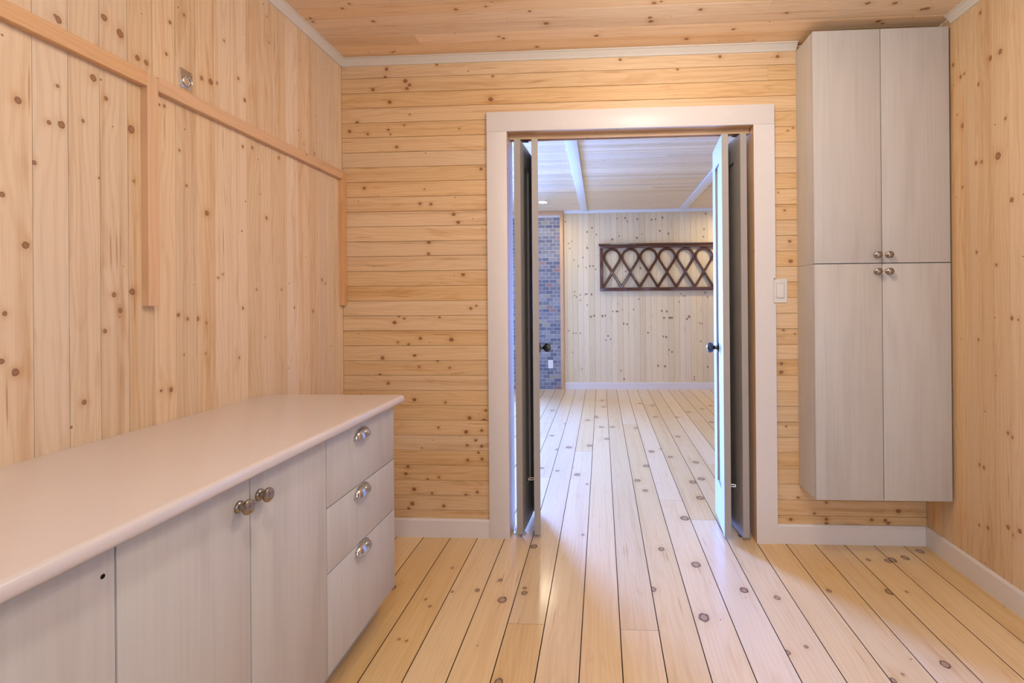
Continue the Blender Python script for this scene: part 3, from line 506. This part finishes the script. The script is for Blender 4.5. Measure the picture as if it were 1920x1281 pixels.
def cup_pull(parent, y, z):
    """half-shell bin pull on the front at (y, z of its lower lip), facing +x"""
    a, hgt, dep, th = 0.049, 0.031, 0.023, 0.0018; bm = bmesh.new(); NU, NV = 24, 8
    def grid(a, h, d, dx):
        return [[bm.verts.new(Vector((FX+dx+d*math.sin(math.pi*i/NU)**0.8*math.sin(math.pi/2*j/NV), y+a*math.cos(math.pi*i/NU), z+h*math.sin(math.pi*i/NU)**0.8*math.cos(math.pi/2*j/NV)))-org(parent)) for j in range(NV+1)] for i in range(NU+1)]
    G1 = grid(a, hgt, dep, 0.0005); G2 = grid(a-th, hgt-th, dep-th, 0.0005)
    for G in (G1, G2):
        for i in range(NU):
            for j in range(NV): bm.faces.new((G[i][j], G[i+1][j], G[i+1][j+1], G[i][j+1]))
    for i in range(NU):
        bm.faces.new((G1[i][NV], G1[i+1][NV], G2[i+1][NV], G2[i][NV])); bm.faces.new((G1[i][0], G1[i+1][0], G2[i+1][0], G2[i][0]))
    # flange against the drawer front
    for i in range(NU):
        an0, an1 = math.pi*i/NU, math.pi*(i+1)/NU
        def p(an, k, x): return bm.verts.new(Vector((FX+x, y+(a+k)*math.cos(an), z+(hgt+k)*math.sin(an)**0.8))-org(parent))
        q = [p(an0, -0.001, 0.0022), p(an1, -0.001, 0.0022), p(an1, 0.0035, 0.0012), p(an0, 0.0035, 0.0012), p(an1, 0.0035, 0.0001), p(an0, 0.0035, 0.0001)]
        bm.faces.new(q[:4]); bm.faces.new((q[3], q[2], q[4], q[5]))
    for s in (-1, 1): lathe_bm(bm, [(0, 0), (0.0062, 0), (0.0062, 0.003), (0.0035, 0.0045), (0, 0.0048)], Matrix.Translation(-org(parent)) @ axis_m((FX, y+s*0.0475, z+0.001), (1, 0, 0)), 12)
    return link('cup_pull', mesh(bm, smooth=True), M['pull'], parent)
def base_unit(name, y0, y1, label, cat):
    u = empty(name, (-1.1, (y0+y1)/2, 0), label=label, cat=cat)
    boxes('body', [(XL+0.001, FX-0.0195, y0+0.0005, y1-0.0005, 0.105, 0.8325)], M['cab'], u)
    boxes('toe_kick', [(XL+0.001, FX-0.075, y0+0.0005, y1-0.0005, 0.0003, 0.1045)], M['cab'], u)
    boxes('gap_shade_panel', [(FX-0.0193, FX-0.0183, y0+0.002, y1-0.002, 0.108, 0.8310)], M['dark'], u)  # added dark sheet, paints shade into the gaps between the fronts
    return u
TOPZ, BOTZ = 0.8305, 0.108
dc = base_unit('drawer_cabinet', 1.4135, 1.889, 'grey whitewashed base cabinet with three drawers and cup pulls at the counter end', 'cabinet')
for z0, z1, pz in ((0.6165, TOPZ, 0.777), (0.4175, 0.6165, 0.5805), (BOTZ, 0.4175, 0.384)):
    dr = front('drawer', dc, 1.4135, 1.889, z0, z1); cup_pull(dr, 1.628, pz)
c2 = base_unit('base_cabinet', 0.7825, 1.4135, 'grey whitewashed base cabinet with two doors and round knobs under the counter', 'cabinet')
da = front('door', c2, 0.7825, 1.0985, BOTZ, TOPZ); db = front('door', c2, 1.0985, 1.4135, BOTZ, TOPZ)
small_knob(da, (FX, 1.062, 0.772), (1, 0, 0)); small_knob(db, (FX, 1.128, 0.774), (1, 0, 0))
c3 = base_unit('base_cabinet', 0.1505, 0.7825, 'nearest grey base cabinet, its door missing the knob and showing a bare screw hole', 'cabinet')
dn = front('door', c3, 0.4665, 0.7825, BOTZ, TOPZ); front('door', c3, 0.1505, 0.4665, BOTZ, TOPZ)
bm = bmesh.new(); lathe_bm(bm, [(0, 0.0001), (0.0036, 0.0001), (0.0040, 0.0004), (0, 0.0005)], Matrix.Translation(-org(dn)) @ axis_m((FX, 0.7605, 0.7838), (1, 0, 0)), 14)
link('screw_hole', mesh(bm), M['dark'], dn)
c4 = base_unit('base_cabinet', -0.345, 0.1505, 'plain grey base cabinet at the camera end of the counter', 'cabinet')
front('door', c4, -0.345, 0.1505, BOTZ, TOPZ)

# ---------------------------------------------------------------- tall wall cabinets
WX0, WX1, WY = 0.998, 1.611, 2.319
def wall_unit(z0, z1, label, kz):
    u = empty('wall_cabinet', ((WX0+WX1)/2, D, z0), label=label, cat='cabinet')
    boxes('body', [(WX0, WX1, WY+0.0195, D-0.0003, z0, z1)], M['cab'], u)
    boxes('gap_shade_panel', [(WX0+0.002, WX1-0.002, WY+0.0183, WY+0.0193, z0+0.001, z1-0.001)], M['dark'], u)  # dark backing stands in for shade in the door gaps
    m = (WX0+WX1)/2; g = 0.0016
    for a, b, kx in ((WX0, m, m-0.025), (m, WX1, m+0.026)):
        d = boxes('door', [(a+(g if a > WX0 else 0), b-(g if b < WX1 else 0), WY, WY+0.018, z0+0.0015, z1-0.0015)], M['cab'], u, 0.0008)
        small_knob(d, (kx, WY, kz), (0, -1, 0), 0.92)
    return u
wall_unit(1.4055, 2.4965, 'upper tall taupe wall cabinet with two doors, touching the ceiling', 1.443)
wall_unit(0.2990, 1.4045, 'lower tall taupe wall cabinet with two doors, hung above the floor', 1.366)

# ---------------------------------------------------------------- cleats on the left wall
def cleat(y0, y1, z0, z1, label, vertical, x1=-1.3595):
    if vertical: o = board('wooden_cleat', None, z0, z1, y0, y1, x1, Z_, nY, X_, M['cleat'], T=x1-XL-0.0003, gap=0, cham=0.0015, end_gap=0)
    else: o = board('wooden_cleat', None, y0, y1, z0, z1, x1, Y_, Z_, X_, M['cleat'], T=x1-XL-0.0003, gap=0, cham=0.0015, end_gap=0)
    return tag(o, label, 'cleat')
cleat(-0.30, 1.3835, 1.8960, 1.9400, 'long horizontal pine cleat on the board wall, running towards the camera', False)
cleat(1.4205, 2.4805, 1.8960, 1.9390, 'horizontal pine cleat on the board wall between the hanging upright and the corner', False)
cleat(1.3840, 1.4200, 1.2335, 1.9330, 'upright pine cleat hanging below the rail in the middle of the board wall', True, -1.3590)
cleat(2.4812, 2.5165, 1.2285, 1.9360, 'upright pine cleat hanging in the wall corner at the rail end', True, -1.3590)

# ---------------------------------------------------------------- metal ring plate
rp = empty('ring_pull_plate', (XL, 1.543, 1.990), label='small square chrome plate with a recessed ring and screws above the wall rail', cat='hook plate')
def rrect(w, h, r, n=5):
    out = []
    for cx, cz, a0 in ((w/2-r, h/2-r, 0), (-w/2+r, h/2-r, 90), (-w/2+r, -h/2+r, 180), (w/2-r, -h/2+r, 270)):
        for i in range(n+1): an = math.radians(a0+90*i/n); out.append((cx+r*math.cos(an), cz+r*math.sin(an)))
    return out
def plate_x(name, cy, cz, w, h, r, t, mat, parent, x0=XL+0.0003):
    pts = rrect(w, h, r); bm = bmesh.new(); o_ = org(parent); rows = []
    for x, s in ((0, 0), (t*0.7, 0), (t, -0.0008)):
        rows.append([bm.verts.new(Vector((x0+x, cy+p[0]*(1+2*s/w), cz+p[1]*(1+2*s/h)))-o_) for p in pts])
    for a, b in zip(rows, rows[1:]):
        for i in range(len(pts)): j = (i+1) % len(pts); bm.faces.new((a[i], a[j], b[j], b[i]))
    bm.faces.new(rows[0]); bm.faces.new(rows[-1])
    return link(name, mesh(bm, smooth=True), mat, parent)
plate_x('plate', 1.543, 1.990, 0.050, 0.062, 0.006, 0.0022, M['steel'], rp)
bm = bmesh.new(); lathe_bm(bm, [(0.0205, 0.0022), (0.0215, 0.0032), (0.0200, 0.0036), (0.0170, 0.0026), (0.0090, 0.0023), (0, 0.00225)], Matrix.Translation(-org(rp)) @ axis_m((XL+0.0003, 1.545, 1.983), X_), 28)
link('dish', mesh(bm, smooth=True), M['steel'], rp)
bm = bmesh.new(); q = Matrix.Translation(-org(rp)) @ axis_m((XL+0.0052, 1.545, 1.983), X_)
tor = []
for i in range(28):
    an = 2*math.pi*i/28; tor.append([bm.verts.new(q @ Vector(((0.0165+0.0018*math.cos(b))*math.cos(an), (0.0165+0.0018*math.cos(b))*math.sin(an), 0.0018*math.sin(b)))) for b in [2*math.pi*k/8 for k in range(8)]])
for i in range(28):
    for k in range(8): bm.faces.new((tor[i][k], tor[(i+1) % 28][k], tor[(i+1) % 28][(k+1) % 8], tor[i][(k+1) % 8]))
link('ring', mesh(bm, smooth=True), M['steel'], rp)
for dy in (-0.0185, 0.0185):
    for dz in (-0.0245, 0.0245):
        bm = bmesh.new(); lathe_bm(bm, [(0, 0.0023), (0.0036, 0.0023), (0.0030, 0.0038), (0, 0.0044)], Matrix.Translation(-org(rp)) @ axis_m((XL+0.0003, 1.543+dy, 1.990+dz), X_), 12)
        link('screw', mesh(bm, smooth=True), M['steel'], rp)

# ---------------------------------------------------------------- switch and outlet
def plate_y(name, cx, cz, w, h, r, t, mat, parent, y0):
    pts = rrect(w, h, r); bm = bmesh.new(); o_ = org(parent); rows = []
    for y, s in ((0, 0), (t*0.55, 0), (t, -0.0022)):
        rows.append([bm.verts.new(Vector((cx+p[0]*(1+2*s/w), y0-y, cz+p[1]*(1+2*s/h)))-o_) for p in pts])
    for a, b in zip(rows, rows[1:]):
        for i in range(len(pts)): j = (i+1) % len(pts); bm.faces.new((a[i], a[j], b[j], b[i]))
    bm.faces.new(rows[0]); bm.faces.new(rows[-1])
    return link(name, mesh(bm), mat, parent)
sw = empty('light_switch', (0.911, D, 1.285), label='white rocker light switch let into the casing edge beside the doorway', cat='light switch')
plate_y('plate', 0.9105, 1.285, 0.0715, 0.1225, 0.003, 0.006, M['plastic'], sw, D-0.0003)
boxes('rocker_gap_shade', [(0.9105-0.0197, 0.9105+0.0197, D-0.0070, D-0.0063, 1.285-0.0372, 1.285+0.0372)], M['shade'], sw)  # added dark outline, paints shade into the gap round the rocker
boxes('rocker_frame', [(0.9105-0.0185, 0.9105+0.0185, D-0.0075, D-0.0062, 1.285-0.036, 1.285+0.036)], M['plastic'], sw, 0.0006)
bm = bmesh.new(); o_ = org(sw)
sec = [(D-0.0076, 1.285+0.033), (D-0.0078, 1.285+0.033), (D-0.0090, 1.285), (D-0.0125, 1.285-0.033), (D-0.0076, 1.285-0.033)]
A = [bm.verts.new(Vector((0.895, y, z))-o_) for y, z in sec]; B = [bm.verts.new(Vector((0.926, y, z))-o_) for y, z in sec]; bm.faces.new(A); bm.faces.new(B[::-1])
for i in range(5): bm.faces.new((A[i], A[(i+1) % 5], B[(i+1) % 5], B[i]))
link('rocker', mesh(bm), M['plastic'], sw)
for dz in (-0.048, 0.048):
    bm = bmesh.new(); lathe_bm(bm, [(0, 0.006), (0.0030, 0.006), (0.0026, 0.0072), (0, 0.0074)], Matrix.Translation(-org(sw)) @ axis_m((0.9105, D-0.0003, 1.285+dz), nY), 12); link('screw', mesh(bm), M['plastic'], sw)

# ---------------------------------------------------------------- brick chimney beyond
BY = D2-0.030                     # brick face
ch = empty('brick_chimney', (-1.02, D2, 0), label='slate grey brick chimney strip with pale mortar at the far wall', cat='chimney')
boxes('mortar', [(-1.56, -0.579, BY+0.003, D2-0.0005, 0.0002, 2.478)], M['mortar'], ch)
bl, bh, bmo = 0.104, 0.0520, 0.0065
bmesh_brick = []
for v in range(4):
    bm = bmesh.new(); add_box(bm, -(bl-bmo)/2, (bl-bmo)/2, 0, 0.010, -(bh-bmo)/2, (bh-bmo)/2, 0.0)
    for q in bm.verts: q.co += Vector((R.uniform(-.0012, .0012), R.uniform(-.0015, .0008) if q.co.y < 0.005 else 0, R.uniform(-.001, .001)))
    me = mesh(bm, 'brick'); me.materials.append(M['brick']); bmesh_brick.append(me)
hb = bmesh.new(); o_ = org(ch)
rows = int(2.478/bh)
for r in range(rows):
    z = (r+0.5)*bh+0.004; off = (bl/2 if r % 2 else 0); x = -0.579-off
    first = True
    while x > -1.556:
        x1 = x; x0 = max(x-bl, -1.558)
        if first and off: x1 = -0.579; x0 = -0.579-bl/2
        xa, xb = (x0, x1) if not (first and off) else (x0, x1)
        vis = (xb > -0.93) or (xa < -1.15 and xb > -1.33)
        if xb-xa > 0.02:
            if vis:
                o = link('brick', R.choice(bmesh_brick), None, ch); m = Matrix.Translation(Vector(((xa+xb)/2, BY, z))-o_)
                o.matrix_basis = m @ Matrix.Diagonal(((xb-xa-bmo)/(bl-bmo), 1, 1, 1))
            else: add_box(hb, xa+bmo/2-o_.x, xb-bmo/2-o_.x, BY-o_.y, BY+0.010-o_.y, z-(bh-bmo)/2-o_.z, z+(bh-bmo)/2-o_.z)
        x = x0; first = False
tag(link('brick_field', mesh(hb), M['brick'], ch), kind='stuff')
structure('trim_11', [(-1.58, -0.5795, D2-0.034, D2-0.0005, 2.479, 2.5395)], M['cleat'], bev=0.001, label='pine strip above the brickwork')
structure('trim_12', [(-0.5785, -0.533, D2-0.040, D2-0.0005, 0.0003, 2.5395)], M['cleat'], bev=0.001, label='upright pine strip along the brickwork')
ou = empty('power_outlet', (-0.726, BY, 0.361), label='white power outlet on the grey brickwork near the floor', cat='outlet')
plate_y('plate', -0.726, 0.361, 0.070, 0.115, 0.003, 0.005, M['plastic'], ou, BY-0.002)
for dz in (-0.0195, 0.0195):
    f = boxes('receptacle', [(-0.726-0.0165, -0.726+0.0165, BY-0.0085, BY-0.0072, 0.361+dz-0.014, 0.361+dz+0.014)], M['plastic'], ou, 0.0005)
    boxes('slot', [(-0.726-0.0075, -0.726-0.0055, BY-0.0088, BY-0.0083, 0.361+dz-0.002, 0.361+dz+0.006), (-0.726+0.0055, -0.726+0.0075, BY-0.0088, BY-0.0083, 0.361+dz-0.002, 0.361+dz+0.006)], M['dark'], f)

# ---------------------------------------------------------------- lattice frame on the far wall
FX0, PITCH, NL = -0.018, 0.2565, 7; FXE = FX0+0.045+PITCH*NL+0.045; FZ0, FZ1 = 1.392, 2.058; FY = D2-0.0005
lf = empty('lattice_window_frame', ((FX0+FXE)/2, D2, FZ0), label='long dark mahogany frame of interlaced looped arches hanging on the far wall', cat='wall decoration')
boxes('bottom_rail', [(FX0, FXE, FY-0.045, FY, FZ0, FZ0+0.048)], M['mahog'], lf, 0.003)
boxes('top_rail', [(FX0, FXE, FY-0.045, FY, FZ1-0.062, FZ1-0.030)], M['mahog'], lf, 0.003)
boxes('stile', [(FX0, FX0+0.042, FY-0.045, FY, FZ0+0.0485, FZ1-0.0625)], M['mahog'], lf, 0.003); boxes('stile', [(FXE-0.042, FXE, FY-0.045, FY, FZ0+0.0485, FZ1-0.0625)], M['mahog'], lf, 0.003)
prism('cornice', [(FY, FZ1-0.0295), (FY-0.050, FZ1-0.0295), (FY-0.053, FZ1-0.022), (FY-0.064, FZ1-0.015), (FY-0.066, FZ1), (FY, FZ1)], 'x', FX0-0.014, FXE+0.014, M['mahog'], lf)
zc = FZ1-0.0625-0.014-0.113; rr = 0.111
zb = FZ0+0.050; crossz = zc-0.220; half = PITCH/2
sl = half/(crossz-zb)             # dx/dz of the straight strands
th = math.atan(sl)                # the strand leaves the circle where it is tangent
path = [(-half, zb)]
t0 = -th
for i in range(25):
    an = t0 + (math.pi+2*th)*i/24; path.append((rr*math.cos(an), zc+rr*math.sin(an)))
path.append((half, zb))
bm = bmesh.new(); hw = 0.0165; prev = None; o_ = Vector((0, 0, 0))
for i, p in enumerate(path):
    a = path[max(i-1, 0)]; b = path[min(i+1, len(path)-1)]; d = Vector((b[0]-a[0], b[1]-a[1])).normalized(); n_ = Vector((-d.y, d.x))
    ring = []
    for k, (s, dep) in enumerate(((-1, 0), (-1, -0.020), (-0.45, -0.031), (0.45, -0.031), (1, -0.020), (1, 0))):
        ring.append(bm.verts.new((p[0]+n_.x*hw*s, dep, p[1]+n_.y*hw*s)))
    if prev:
        for k in range(6): bm.faces.new((prev[k], prev[(k+1) % 6], ring[(k+1) % 6], ring[k]))
    else: bm.faces.new(ring)
    prev = ring
bm.faces.new(prev[::-1]); loop_me = mesh(bm, 'looped_strand', True); loop_me.materials.append(M['mahog'])
for i in range(NL):
    o = link('looped_strand', loop_me, None, lf)
    o.matrix_basis = Matrix.Translation(Vector((FX0+0.045+PITCH*(i+0.5), FY-0.006, 0))-org(lf))

# ---------------------------------------------------------------- recessed ceiling lamp
def downlight(x, y, label):
    u = empty('recessed_ceiling_lamp', (x, y, CZ), label=label, cat='ceiling lamp'); o_ = org(u)
    bm = bmesh.new(); lathe_bm(bm, [(0.050, 0.0), (0.070, 0.0), (0.071, 0.003), (0.068, 0.006), (0.054, 0.007), (0.050, 0.004)], Matrix.Translation(Vector((x, y, CZ-0.0002))-o_) @ Matrix.Diagonal((1, 1, -1, 1)), 32)
    link('ring', mesh(bm, smooth=True), M['white'], u)
    bm = bmesh.new(); lathe_bm(bm, [(0.0535, 0.0015), (0.0535, 0.006), (0.045, 0.010), (0, 0.012)], Matrix.Translation(Vector((x, y, CZ-0.0002))-o_) @ Matrix.Diagonal((1, 1, -1, 1)), 32)
    link('lens', mesh(bm, smooth=True), M['lamp'], u)
downlight(-0.744, 6.217, 'glowing recessed ceiling lamp in front of the brick chimney')
